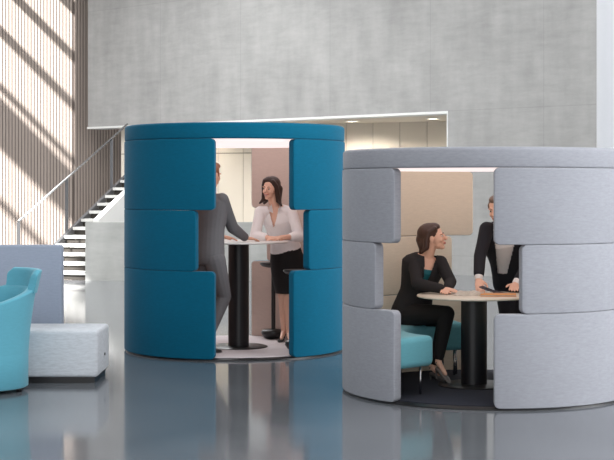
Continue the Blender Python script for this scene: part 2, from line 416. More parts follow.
# ------------------------------------------------------------------ pods
def arc_pad(r_in, r_out, p0, p1, z0, z1, rc, b, n_mid=40, mi_out=0, mi_in=1):
    """curved cushion between angles p0..p1 (degrees from the camera side, clockwise seen from above)"""
    bm = bmesh.new(); rm = r_out
    s0, s1 = math.radians(p0)*rm, math.radians(p1)*rm
    def chain(e, r):
        R = max(rc-e, .004); top, bot = [], []
        ss = []
        for k in range(9):
            t = PI/2*k/8; ss.append((s0+e+R-R*math.cos(t), R*math.sin(t)))
        a, c = s0+e+R, s1-e-R
        for k in range(1, n_mid): ss.append((a+(c-a)*k/n_mid, R))
        for k in range(9):
            t = PI/2*(1-k/8); ss.append((s1-e-R+R*math.cos(t), R*math.sin(t)))
        for s, h in ss:
            ph = s/rm; x, y = r*math.sin(ph), -r*math.cos(ph)
            top.append(V((x, y, z1-e-R+h))); bot.append(V((x, y, z0+e+R-h)))
        return top, bot
    prof = []
    for k in range(6):
        t = PI/2*k/5; prof.append((b*(1-math.sin(t)), r_in+b*(1-math.cos(t)) if False else r_in+b*(1-math.cos(PI/2-t)), 1))
    prof = [(b*(1-math.cos(PI/2*(1-k/5))) , r_in + b*(1-math.sin(PI/2*(1-k/5)))) for k in range(6)]
    prof += [(b*(1-math.cos(PI/2*k/5)), r_out - b + b*math.sin(PI/2*k/5)) for k in range(6)]
    loops = []
    for e, r in prof:
        tp, bt = chain(e, r)
        loops.append([bm.verts.new(p) for p in tp] + [bm.verts.new(p) for p in reversed(bt)])
    n = len(loops[0]); h = n//2
    for j, (a, c) in enumerate(zip(loops, loops[1:])):
        for i in range(n):
            f = bm.faces.new((a[i], a[(i+1)%n], c[(i+1)%n], c[i])); f.material_index = mi_in if j < 3 else mi_out
    for lp, mi in ((loops[0], mi_in), (loops[-1], mi_out)):
        for i in range(h-1):
            f = bm.faces.new((lp[i], lp[i+1], lp[n-2-i], lp[n-1-i])); f.material_index = mi
    bmesh.ops.remove_doubles(bm, verts=bm.verts[:], dist=1e-5)
    return bm
def make_pod(name, label, cx, cy, R, th, z_ring, z_top, z2, z3, gap_c, g_narrow, g_wide, fab, lin, carpet, back_c=None, drop=.0):
    pod = thing(name, label, 'pod', (cx, cy, 0))
    bm = bmesh.new(); lathe(bm, [(R-.014,.0),(R-.014,.010),(R-.06,.024),(R-.06,.0)], n=128, closed=True)
    mesh_obj('base_rim', bm, M['black'], pod, autosmooth=30)
    bm = bmesh.new(); lathe(bm, [(R-.062,.001),(R-.062,.028),(R-.075,.03)], n=128)
    mesh_obj('carpet', bm, carpet, pod, autosmooth=30)
    bc = gap_c+180 if back_c is None else back_c
    g = .0008
    for z0, z1, hw in ((.014, z3, g_narrow), (z3, z2, g_wide), (z2, z_ring, g_narrow)):
        mesh_obj('wall_panel', arc_pad(R-th, R, gap_c+hw, bc-hw, z0+g, z1-g, .042, .009), [fab, lin], pod)
        mesh_obj('wall_panel', arc_pad(R-th, R, bc+hw, gap_c+360-hw, z0+g, z1-g, .042, .009), [fab, lin], pod)
    b = .028; ri, ro = R-th, R-.004
    prof = [(ri, z_ring+g)]
    prof += [(ro-b*.5+b*.5*math.sin(t), z_ring+g+b*.5-b*.5*math.cos(t)) for t in (0, PI/6, PI/3, PI/2)]
    prof += [(ro-b+b*math.cos(t), z_top-b+b*math.sin(t)) for t in (0, PI/8, PI/4, 3*PI/8, PI/2)]
    prof += [(ri, z_top)]
    bm = bmesh.new(); lathe(bm, prof, n=160, closed=True)
    mesh_obj('top_ring', bm, fab, pod, autosmooth=50)
    bm = bmesh.new(); lathe(bm, [(ri-.012, z_ring+.05), (ri-.012, z_ring+.005-drop), (ri-.03, z_ring-.003-drop)], n=128)
    mesh_obj('light_ceiling', bm, M['diffuser'], pod, autosmooth=30)
    return pod
BX, BY, BR = -.727, 14.73, 1.108
make_pod('meeting_pod', 'tall petrol blue upholstered round standing pod with people standing inside', BX, BY, BR, .085, 2.083, 2.236, 1.41, .837, 12.8, 19.9, 29.4, M['bluefab'], M['bluelin'], M['carpetlight'], drop=.028)
GX, GY, GR = 1.430, 11.705, 1.146
make_pod('meeting_pod', 'lower lilac grey upholstered round seated pod at the right', GX, GY, GR, .085, 1.763, 1.915, 1.202, .70, -23.4, 19.6, 29.6, M['greyfab'], M['greylin'], M['carpetdark'], back_c=159.2)

# tables
def make_table(label, x, y, z_top, r, m, z0, ellip=False):
    t = thing('round_table', label, 'table', (x, y, z0))
    h = z_top - z0
    bm = bmesh.new(); lathe(bm, [(r-.02,h-.02),(r-.004,h-.017),(r,h-.01),(r-.002,h-.003),(r-.006,h)], n=96)
    mesh_obj('tabletop', bm, m, t, autosmooth=40)
    bm = bmesh.new(); lathe(bm, [(.104,.014),(.104,h-.021)], n=48); mesh_obj('pedestal', bm, M['blackgloss'], t, autosmooth=30)
    bm = bmesh.new(); lathe(bm, [(.29,.001),(.29,.006),(.27,.013)], n=64); mesh_obj('base_plate', bm, M['black'], t, autosmooth=30)
    return t
make_table('tall round white topped table on a black column inside the blue pod', -.685, 14.62, 1.09, .5, M['tablewhite'], .0305)
TX, TY = 1.344, 11.75
make_table('low round cream topped table on a black column inside the grey pod', TX, TY, .757, .46, M['tablecream'], .0305)

# curved benches in the grey pod
def curved_bench(label, p0, p1, legs):
    t = thing('curved_bench', label, 'bench', (GX, GY, .03), group='teal benches in the grey pod')
    mesh_obj('seat', arc_pad(.63, 1.03, p0, p1, .215, .45, .05, .05, mi_in=0), M['teal'], t)
    for ph, r in legs:
        bm = bmesh.new(); a = math.radians(ph)
        tube(bm, [(r*math.sin(a), -r*math.cos(a), 0.002), (r*math.sin(a), -r*math.cos(a), .22)], .009, 8)
        mesh_obj('leg', bm, M['chrome'], t)
    return t
curved_bench('teal curved upholstered bench the seated woman sits on', -171, -45, [(-49,.74),(-49,.98),(-108,.7),(-108,.98),(-165,.7),(-168,.76),(-165,.98)])
curved_bench('teal curved bench on the right, mostly behind the front panel of the grey pod', -1.5, 112, [(3,.72),(3,.98),(60,.7),(60,.98),(108,.7),(108,.98)])

# stools in the blue pod
def stool(label, x, y, h=.80):
    t = thing('perching_stool', label, 'stool', (x, y, .0305), group='black stools in the blue pod')
    bm = bmesh.new(); lathe(bm, [(.06,.0),(.10,.012),(.125,.05),(.128,.075),(.115,.095),(.03,.105)], n=48); mesh_obj('base', bm, M['black'], t, autosmooth=60)
    bm = bmesh.new(); tube(bm, [(0,0,.10),(0,0,h-.045)], .022, 16); mesh_obj('pole', bm, M['black'], t, autosmooth=40)
    bm = bmesh.new(); lathe(bm, [(.06,h-.05),(.12,h-.035),(.145,h-.012),(.14,h+.004),(.09,h-.004),(.02,h-.008)], n=48); mesh_obj('seat', bm, M['black'], t, autosmooth=60)
stool('black perching stool with round base directly behind the woman in the white blouse', -.355, 15.42, .80)
stool('black perching stool partly hidden by the right front panel of the blue pod', -.09, 14.32, .785)

# ------------------------------------------------------------------ lounge furniture at the left
t = thing('bench', 'pale grey speckled upholstered block bench on a dark plinth', 'bench', (-2.56, 12.42, 0))
mesh_obj('cushion', rbox(-.85, .83, -.35, .35, .05, .435, .03, 4), M['bench'], t, autosmooth=60)
bm = bmesh.new(); box(bm, -.82, .80, -.32, .32, 0, .052); mesh_obj('plinth', bm, M['black'], t, smooth=False)
bm = bmesh.new(); tube(bm, [(.829,.05,.2),(.838,.05,.2)], .012, 12); mesh_obj('connector_socket', bm, M['black'], t)
t = thing('sofa', 'blue grey sofa with a tall straight back panel behind the pale bench', 'sofa', (-3.2, 13.4, 0))
mesh_obj('back_panel', rbox(-1.3, PX(62,13.0)+3.2, -.42, -.28, .04, 1.11, .025, 4), M['sofa'], t, autosmooth=60)
mesh_obj('seat', rbox(-1.3, PX(60,13.85)+3.2, -.27, .45, .06, .42, .03, 4), M['sofa'], t, autosmooth=60)
bm = bmesh.new(); box(bm, -1.25, .83, -.4, .4, 0, .065); mesh_obj('plinth', bm, M['black'], t, smooth=False)

def tub_chair():
    t = thing('tub_chair', 'teal upholstered tub armchair with a curved back at the left edge', 'chair', (-2.575, 11.66, 0))
    def rad(z):   # outer radius against height
        for (z0, r0), (z1, r1) in zip(((.02,.345),(.3,.345),(.5,.36),(.75,.395),(1.0,.45)), ((.3,.345),(.5,.36),(.75,.395),(1.0,.45),(1.2,.48))):
            if z <= z1: return r0+(r1-r0)*(z-z0)/(z1-z0)
        return .45
    def sweep(a0, a1, zlo, zhi, th, nb=.018, n=72, lean=0):
        bm = bmesh.new(); loops = []
        for k in range(n+1):
            a = math.radians(a0+(a1-a0)*k/n)
            ed = min(k, n-k)*abs(math.radians(a1-a0))/n*.4
            zl, zh = zlo(math.degrees(a)), zhi(math.degrees(a))
            if ed < nb*2: zh -= (nb*2-ed)*.8; 
            prof = []
            zz = [zl + (zh-nb-zl)*q/8 for q in range(9)]
            for z in zz: prof.append((rad(z)+lean, z))
            for q in range(1, 8):
                tt = PI*q/8; prof.append((rad(zh)-th/2+lean+th/2*math.cos(tt), zh-nb+nb*math.sin(tt)))
            for z in reversed(zz): prof.append((rad(z)-th+lean, z))
            loops.append([V((r*math.cos(a), r*math.sin(a), z)) for r, z in prof])
        rings(bm, loops); return bm
    def rim(a):
        d = abs((a-36+180) % 360 - 180)      # angle from the middle of the back
        return .82 - max(0, d-40)/90*.16
    mesh_obj('shell', sweep(-95, 167, lambda a: .3, rim, .075), M['tealdk'], t, autosmooth=70)
    bm = bmesh.new(); lathe(bm, [(.33,.03),(.344,.04),(.3455,.3),(.34,.40),(.31,.425),(.05,.43)], n=80); mesh_obj('seat_body', bm, M['tealdk'], t, autosmooth=60)
    mesh_obj('backrest', sweep(-10, 74, lambda a: .78, lambda a: .965, .06, .022, lean=.012), M['tealdk'], t, autosmooth=70)
    for a in (-10, 80, 170, 260):
        bm = bmesh.new(); a = math.radians(a); lathe(bm, [(.022,0),(.022,.031)], c=(.29*math.cos(a), .29*math.sin(a)), n=16); mesh_obj('glide', bm, M['black'], t)
tub_chair()

# ------------------------------------------------------------------ papers on the low table
t = thing('open_magazine', 'open magazine lying on the cream table near the hands of the leaning man', 'magazine', (1.308, 11.72, .758), .1)
for s in (-1, 1):
    bm = bmesh.new(); loops = []
    for k in range(11):
        u = k/10; x = s*u*.135; z = .004 + .03*math.sin(PI*min(u*1.15,1))*(1-u*.3)
        loops.append([V((x, -.1, .0005)), V((x, .1, .0005)), V((x, .1, z)), V((x, -.1, z))])
    rings(bm, loops); mesh_obj('page', bm, M['paper'], t, autosmooth=40)
t = thing('document_folder', 'orange tan document folder lying at the right of the open magazine', 'folder', (1.53, 11.60, .758), -.12)
bm = bmesh.new(); box(bm, -.15, .13, -.09, .09, 0, .004); mesh_obj('cover', bm, M['orange'], t, smooth=False)
bm = bmesh.new(); box(bm, -.145, .125, -.085, .085, .004, .012); mesh_obj('page_stack', bm, M['paper'], t, smooth=False)
bm = bmesh.new(); box(bm, -.15, .13, -.09, .09, .012, .018); mesh_obj('cover', bm, M['orange'], t, smooth=False)
t = thing('brochure', 'dark brochure with a lifted page between the two hands of the leaning man', 'brochure', (1.535, 11.82, .758), -.3)
bm = bmesh.new(); loops = []
for k in range(9):
    u = k/8; loops.append([V((-.13+u*.2, -.08, .055*(1-u)**1.5+.001)), V((-.13+u*.2, .08, .055*(1-u)**1.5+.001)), V((-.13+u*.2, .08, .055*(1-u)**1.5+.006)), V((-.13+u*.2, -.08, .055*(1-u)**1.5+.006))])
rings(bm, loops); mesh_obj('raised_page', bm, M['darkpaper'], t, autosmooth=40)
bm = bmesh.new(); box(bm, -.1, .1, -.08, .08, -.0, .001); mesh_obj('cover', bm, M['darkpaper'], t, smooth=False)

# ------------------------------------------------------------------ people
FEM = [(-.16,.125,.085),(-.05,.165,.112),(.05,.165,.115),(.2,.145,.1),(.4,.12,.088),(.6,.138,.102),(.75,.155,.118),(.88,.165,.092),(.96,.12,.07),(1.02,.055,.052)]
MAL = [(-.16,.13,.09),(-.05,.16,.115),(.05,.162,.115),(.2,.152,.11),(.4,.148,.108),(.6,.168,.12),(.75,.185,.128),(.88,.19,.105),(.96,.14,.08),(1.02,.062,.058)]
def torso(bm, P, N, Lh, Ls, F, table, m=0, t0=-.2, t1=1.1, belly=0):
    P, N, Lh, Ls, F = map(V, (P, N, Lh, Ls, F)); up = (N-P).normalized(); secs = []
    rows = [r for r in table if t0 <= r[0] <= t1]
    def at(t):
        for a, b in zip(table, table[1:]):
            if a[0] <= t <= b[0]:
                u = (t-a[0])/(b[0]-a[0]); return tuple(a[i]+(b[i]-a[i])*u for i in range(3))
        return table[-1] if t > 0 else table[0]
    ts = [t0+(t1-t0)*k/16 for k in range(17)] if t1 < 1.05 else [r[0] for r in rows]
    for t in ts:
        _, a, b = at(t)
        L_ = Lh.lerp(Ls, min(max(t, 0), 1)).normalized(); L_ = (L_ - up*L_.dot(up)).normalized()
        D = up.cross(L_).normalized()
        secs.append((P.lerp(N, t), L_*(a+m), D*(b+m)))
    loft(bm, secs)
def limb(bm, pts, rad, m=0):
    for (a, b, r0, r1) in zip(pts, pts[1:], rad, rad[1:]): capsule(bm, a, b, r0+m, r1+m)
def hand(bm, w, d, nrm, side, k=1.0, curl=.5, spread=.05):
    """w wrist, d towards the fingers, nrm out of the back of the hand, side: +1 thumb along d x nrm"""
    w, d, nrm = V(w), V(d).normalized(), V(nrm); nrm = (nrm - d*nrm.dot(d)).normalized(); s = d.cross(nrm)*side
    loft(bm, [(w-d*.02, s*.026*k, nrm*.02*k), (w+d*.02*k, s*.031*k, nrm*.019*k), (w+d*.06*k, s*.04*k, nrm*.016*k), (w+d*.09*k, s*.04*k, nrm*.013*k), (w+d*.098*k, s*.034*k, nrm*.008*k)], n=16)
    for off, ln in ((.031,.066),(.0105,.075),(-.0105,.07),(-.031,.055)):
        a = w + d*.09*k + s*off*k
        d1 = (d + s*off*spread*20 - nrm*curl*.55).normalized(); b = a + d1*ln*.5*k
        d2 = (d1 - nrm*curl*1.0).normalized(); c = b + d2*ln*.32*k; d3 = (d2 - nrm*curl*.7).normalized(); e = c + d3*ln*.22*k
        limb(bm, [a, b, c, e], [.0092*k, .0085*k, .0078*k, .0065*k])
    a = w + d*.022*k + s*.026*k; b = a + (d*.7+s*.75-nrm*.15).normalized()*.042*k; c = b + (d*.95+s*.25-nrm*.15).normalized()*.036*k
    limb(bm, [a, b, c], [.0125*k, .0105*k, .008*k])
def frame(f, up=(0,0,1)):
    f = V(f).normalized(); up = V(up); s = f.cross(up).normalized(); u = s.cross(f)
    return Matrix((s, f, u)).transposed()
def head(bm, c, Mx, k=1.0, male=False):
    c = V(c); P = lambda x, y, z: c + Mx @ (V((x, y, z))*k); R = lambda x, y, z: (x*k, y*k, z*k)
    ell(bm, P(0,-.014,.032), R(.074,.094,.086), Mx, 20, 14)
    ell(bm, P(0,.03,-.005), R(.062,.06,.075), Mx, 20, 14)
    ell(bm, P(0,.034,-.06), R(.05 if male else .045,.048,.042), Mx, 16, 10)
    ell(bm, P(0,.062,-.092), R(.024,.022,.018), Mx, 12, 8)
    for s in (-1, 1):
        ell(bm, P(s*.032,.066,-.028), R(.022,.018,.022), Mx, 12, 8)
        ell(bm, P(s*.03,.078,.022), R(.026,.013,.008), Mx, 12, 8)
        ell(bm, P(s*.074,-.008,-.006), R(.009,.019,.032), Mx, 12, 8)
    capsule(bm, P(0,.088,.012), P(0,.108,-.024), .008*k, .0125*k, 10)
    ell(bm, P(0,.102,-.03), R(.017,.011,.008), Mx, 12, 8)
    ell(bm, P(0,.082,-.056), R(.022,.014,.012), Mx, 12, 8)
def face(body, root, c, Mx, k=1.0, hairm=None, smile=False, lipm=None):
    c = V(c); P = lambda x, y, z: c + Mx @ (V((x, y, z))*k); R = lambda x, y, z: (x*k, y*k, z*k)
    for s in (-1, 1):
        bm = bmesh.new(); ell(bm, P(s*.031,.0795,.004), R(.013,.008,.006), Mx, 12, 8); e = mesh_obj('eye', bm, M['eyewhite'], root)
        bm = bmesh.new(); ell(bm, P(s*.031,.0855,.004), R(.0075,.0035,.0062), Mx, 12, 8); i = mesh_obj('iris', bm, M['iris'], e)
        bm = bmesh.new(); limb(bm, [P(s*.016,.0885,.023), P(s*.032,.0885,.028), P(s*.048,.075,.021)], [.003*k,.003*k,.002*k]); mesh_obj('eyebrow', bm, hairm, root)
    bm = bmesh.new()
    w = .027 if smile else .021; up = .006 if smile else 0
    limb(bm, [P(-w,.083,-.056+up), P(-.01,.094,-.0545), P(0,.096,-.0535), P(.01,.094,-.0545), P(w,.083,-.056+up)], [.003*k,.0045*k,.0045*k,.0045*k,.003*k])
    limb(bm, [P(-w*.9,.084,-.06+up), P(-.009,.092,-.0655), P(.009,.092,-.0655), P(w*.9,.084,-.06+up)], [.003*k,.005*k,.005*k,.003*k])
    lp = mesh_obj('lips', bm, lipm or M['lips'], root)
    if smile:
        bm = bmesh.new(); limb(bm, [P(-.017,.09,-.0585), P(0,.097,-.0605), P(.017,.09,-.0585)], [.003*k,.0038*k,.003*k]); mesh_obj('teeth', bm, M['eyewhite'], root)
def shoe(root, heel, toe, mat, high=0, hw=.038, top=.05, name='shoe'):
    """heel, toe: ground points; high: heel height"""
    heel, toe = V(heel), V(toe); d = toe-heel; L_ = d.length; d.normalize(); s = d.cross(V((0,0,1))).normalized(); u = V((0,0,1))
    bm = bmesh.new(); secs = []
    for q, w, zt, zb in ((-.02,.6,.6,.0),(.05,.85,1.0,.0),(.25,.85,1.0,.0),(.45,.8,.75,.0),(.65,1.05,.6,.0),(.82,1.0,.45,.0),(.95,.65,.33,.0),(1.0,.3,.2,.0)):
        hz = high*max(0, 1-q/.6)**1.2
        z0 = hz; z1 = hz + top*zt
        secs.append((heel + d*L_*q + u*((z0+z1)/2), s*hw*w, u*max((z1-z0)/2, .006)))
    loft(bm, secs, n=18)
    if high: capsule(bm, heel+d*L_*.06+u*(high+.004), heel+d*L_*.03+u*.007, .016, .006, 10)
    else: loft(bm, [(heel+d*L_*.02+u*.001, s*hw*.8, u*.001), (heel+d*L_*.02+u*.001, s*hw*.8, u*.001)], n=8) if False else None
    return melt(name, bm, mat, root, .004, 2)
def person(label, origin): return thing('person', label, 'person', origin)

# --- woman in the white blouse, standing behind the tall table
def woman_blouse():
    o = V((-.25, 15.15, .0305)); root = person('woman in white blouse and black skirt standing with forearms on the tall table', o)
    q = lambda x, y, z: V((x+.004, y-.2, z)) - o
    Hc = q(-.378, 15.2, 1.612); Mx = frame((-.50, -.86, -.05), (.10, 0, 1)); k = .98
    N = q(-.325, 15.25, 1.425); Pv = q(-.205, 15.4, .90)
    SL, SR = q(-.485, 15.22, 1.375), q(-.165, 15.2, 1.375)
    EL, ER = q(-.535, 15.12, 1.125), q(-.085, 15.12, 1.125)
    WL, WR = q(-.40, 14.98, 1.118), q(-.27, 14.96, 1.118)
    Lh = V((1, .1, 0)); Ls = V((1, -.06, 0)); F = V((-.1, -1, 0))
    HL, HR = q(-.29, 15.38, .86), q(-.12, 15.4, .86)
    KL, KR = q(-.255, 15.3, .50), q(-.20, 15.28, .50)
    AL, AR = q(-.245, 15.40, .125), q(-.19, 15.30, .115)
    bm = bmesh.new()
    head(bm, Hc, Mx, k)
    capsule(bm, N + V((0,.01,-.04)), Hc + Mx @ V((0,-.02,-.05)), .054, .05)
    torso(bm, Pv, N, Lh, Ls, F, FEM)
    for S, E, W_, dd, sd, nn in ((SL, EL, WL, V((1,-.1,-.05)), 1, V((0,-.25,1))), (SR, ER, WR, V((-1,-.25,-.05)), -1, V((0,-.25,1)))):
        limb(bm, [S, E], [.044, .036]); limb(bm, [E, W_], [.037, .024]); hand(bm, W_, dd, nn, sd, .93, .28)
    for Hh, K, A, tt in ((HL, KL, AL, (-.268,15.28,.065)), (HR, KR, AR, (-.18,15.19,.06))):
        limb(bm, [Hh, K], [.082, .05]); mid = K.lerp(A, .3) + V((0,.012,0)); limb(bm, [K, mid, A], [.047, .045, .028])
        limb(bm, [A, q(*tt)+V((0,0,.0))], [.028, .018])
    melt('body', bm, M['skin'], root, .0045, 3)
    face(None, root, Hc, Mx, k, M['hairdark'], True)
    # hair: side parted, falling to the shoulders
    bm = bmesh.new(); P = lambda x, y, z: Hc + Mx @ (V((x, y, z))*k)
    ell(bm, P(0,-.03,.045), (.086,.098,.088), Mx, 20, 14); ell(bm, P(.01,.0,.088), (.068,.07,.042), Mx, 16, 10)
    for s in (-1, 1):
        limb(bm, [P(s*.05,.045,.085), P(s*.08,.012,.03), P(s*.083,-.012,-.05), P(s*.09,-.02,-.12), P(s*.135,-.015,-.165)], [.022,.022,.026,.026,.010])
        limb(bm, [P(s*.055,-.07,.0), P(s*.062,-.06,-.1), P(s*.10,-.05,-.165)], [.045,.036,.014])
    limb(bm, [P(0,-.085,.0), P(0,-.08,-.11)], [.055,.03])
    melt('hair', bm, M['hairdark'], root, .006, 2)
    # blouse
    bm = bmesh.new(); torso(bm, Pv, N, Lh, Ls, F, FEM, .014, .15, 1.0)
    for S, E, W_, f_ in ((SL, EL, WL, .72), (SR, ER, WR, .38)):
        limb(bm, [N.lerp(S, .35)+V((0,0,-.02)), S, S.lerp(E,.5), E, E.lerp(W_, f_)], [.05,.058,.054,.056,.046])
    up = (N-Pv).normalized()
    def cut(c):
        r = c - N; h = r.dot(up); x = r.x+.0; y = -r.y
        R_ = (r - up*h).length
        return (h > .0 and R_ < .085) or (y > 0.02 and R_ < .16 and h > -.17 and abs(x+.02) < (h+.17)*.26+.002)
    melt('blouse', bm, M['blouse'], root, .006, 3, cut, .003)
    for s in (-1, 1):
        bm = bmesh.new()
        a = N + V((s*.058, -.02, .035)); b = N + V((s*.072, -.085, -.045)); c2 = N + V((s*.025, -.1, -.06)); d2 = N + V((s*.04,-.07,.025))
        vs = [bm.verts.new(p) for p in (a, b, c2, d2)]; f = bm.faces.new(vs)
        r_ = bmesh.ops.solidify(bm, geom=bm.faces[:], thickness=.005)
        mesh_obj('collar', bm, M['blouse'], root, smooth=False)
    # skirt
    bm = bmesh.new(); X = V((1,0,0)); Yv = V((0,1,0))
    loft(bm, [(q(-.245,15.355,1.075), X*.135, Yv*.105), (q(-.22,15.385,.98), X*.16, Yv*.125), (q(-.205,15.395,.86), X*.185, Yv*.135), (q(-.205,15.37,.72), X*.17, Yv*.125), (q(-.225,15.31,.53), X*.105, Yv*.105)], n=32)
    melt('skirt', bm, M['blackcloth'], root, .006, 4)
    shoe(root, q(-.243,15.44,.0315), q(-.285,15.21,.0315), M['blackcloth'], .06, .034, .045)
    shoe(root, q(-.192,15.34,.0315), q(-.165,15.11,.0315), M['blackcloth'], .06, .034, .045)
woman_blouse()

# --- man in the grey suit, seen from behind at the left of the tall table
def man_grey():
    o = V((-.955, 14.12, .0305)); root = person('man in grey suit standing with his back turned in the blue pod', o)
    q = lambda x, y, z: V((x-.003, y-.28, z)) - o
    Hc = q(-.925, 14.46, 1.745); Mx = frame((.62, .78, -.12)); k = 1.02
    N = q(-.935, 14.42, 1.56); Pv = q(-.955, 14.34, .97)
    SL, SR = q(-1.10, 14.52, 1.50), q(-.815, 14.32, 1.505)
    EL, ER = q(-1.06, 14.72, 1.24), q(-.72, 14.45, 1.235)
    WL, WR = q(-.85, 14.85, 1.135), q(-.60, 14.62, 1.13)
    L_ = V((.78, -.62, 0)); F = V((.62, .78, 0))
    HL, HR = q(-1.02, 14.4, .93), q(-.88, 14.28, .93)
    KL, KR = q(-1.04, 14.44, .52), q(-.80, 14.40, .57)
    AL, AR = q(-1.07, 14.38, .11), q(-.985, 14.27, .12)
    bm = bmesh.new(); head(bm, Hc, Mx, k, True)
    capsule(bm, N + V((0,0,-.04)), Hc + Mx @ V((0,-.02,-.05)), .062, .057)
    torso(bm, Pv, N, L_, L_, F, MAL)
    for S, E, W_, dd, sd in ((SL, EL, WL, V((.9,.2,-.12)), 1), (SR, ER, WR, V((.75,.55,-.12)), -1)):
        limb(bm, [S, E], [.05, .04]); limb(bm, [E, W_], [.04, .028]); hand(bm, W_, dd, (0,-.1,1), sd, 1.0, .25)
    for Hh, K, A, T_ in ((HL, KL, AL, q(-1.045,14.47,.07)), (HR, KR, AR, q(-.90,14.345,.07))):
        limb(bm, [Hh, K], [.085, .056]); limb(bm, [K, K.lerp(A,.3), A], [.052,.052,.034]); limb(bm, [A, T_], [.034,.02])
    melt('body', bm, M['skintan'], root, .005, 3)
    face(None, root, Hc, Mx, k, M['hairred'], lipm=M['lipsm'])
    bm = bmesh.new(); P = lambda x, y, z: Hc + Mx @ (V((x, y, z))*k)
    ell(bm, P(0,-.028,.05), (.086,.098,.08), Mx, 20, 14); ell(bm, P(0,.02,.092), (.066,.068,.038), Mx, 16, 10)
    ell(bm, P(0,-.07,-.01), (.066,.05,.06), Mx, 16, 10); limb(bm, [P(-.08,.012,.03), P(-.079,.012,-.01)], [.008,.006]); limb(bm, [P(.08,.012,.03), P(.079,.012,-.01)], [.008,.006])
    melt('hair', bm, M['hairred'], root, .006, 2)
    bm = bmesh.new(); loft(bm, [(N+V((0,0,-.03)), V((.07,0,0)), V((0,.068,0))), (N+V((.004,.005,.05)), V((.062,0,0)), V((0,.062,0)))], n=24)
    melt('shirt_collar', bm, M['blouse'], root, .005, 1)
    bm = bmesh.new(); torso(bm, Pv, N, L_, L_, F, MAL, .022, -.14, .99)
    for S, E, W_ in ((SL, EL, WL), (SR, ER, WR)):
        limb(bm, [N.lerp(S,.4)+V((0,0,-.03)), S, S.lerp(E,.5), E, E.lerp(W_,.9)], [.055,.068,.062,.058,.044])
    melt('jacket', bm, M['suitgrey'], root, .006, 3)
    bm = bmesh.new(); torso(bm, Pv, N, L_, L_, F, MAL, .016, -.16, .1)
    for Hh, K, A in ((HL, KL, AL), (HR, KR, AR)):
        limb(bm, [Hh, Hh.lerp(K,.5), K, K.lerp(A,.45), A.lerp(K,.03)], [.105,.09,.072,.066,.056])
    melt('trousers', bm, M['suitgrey'], root, .006, 3)
    shoe(root, q(-1.10,14.33,.0315), q(-1.01,14.58,.0315), M['black'], 0, .045, .07)
    shoe(root, q(-1.01,14.24,.0315), q(-.83,14.42,.0315), M['black'], 0, .045, .07)
man_grey()

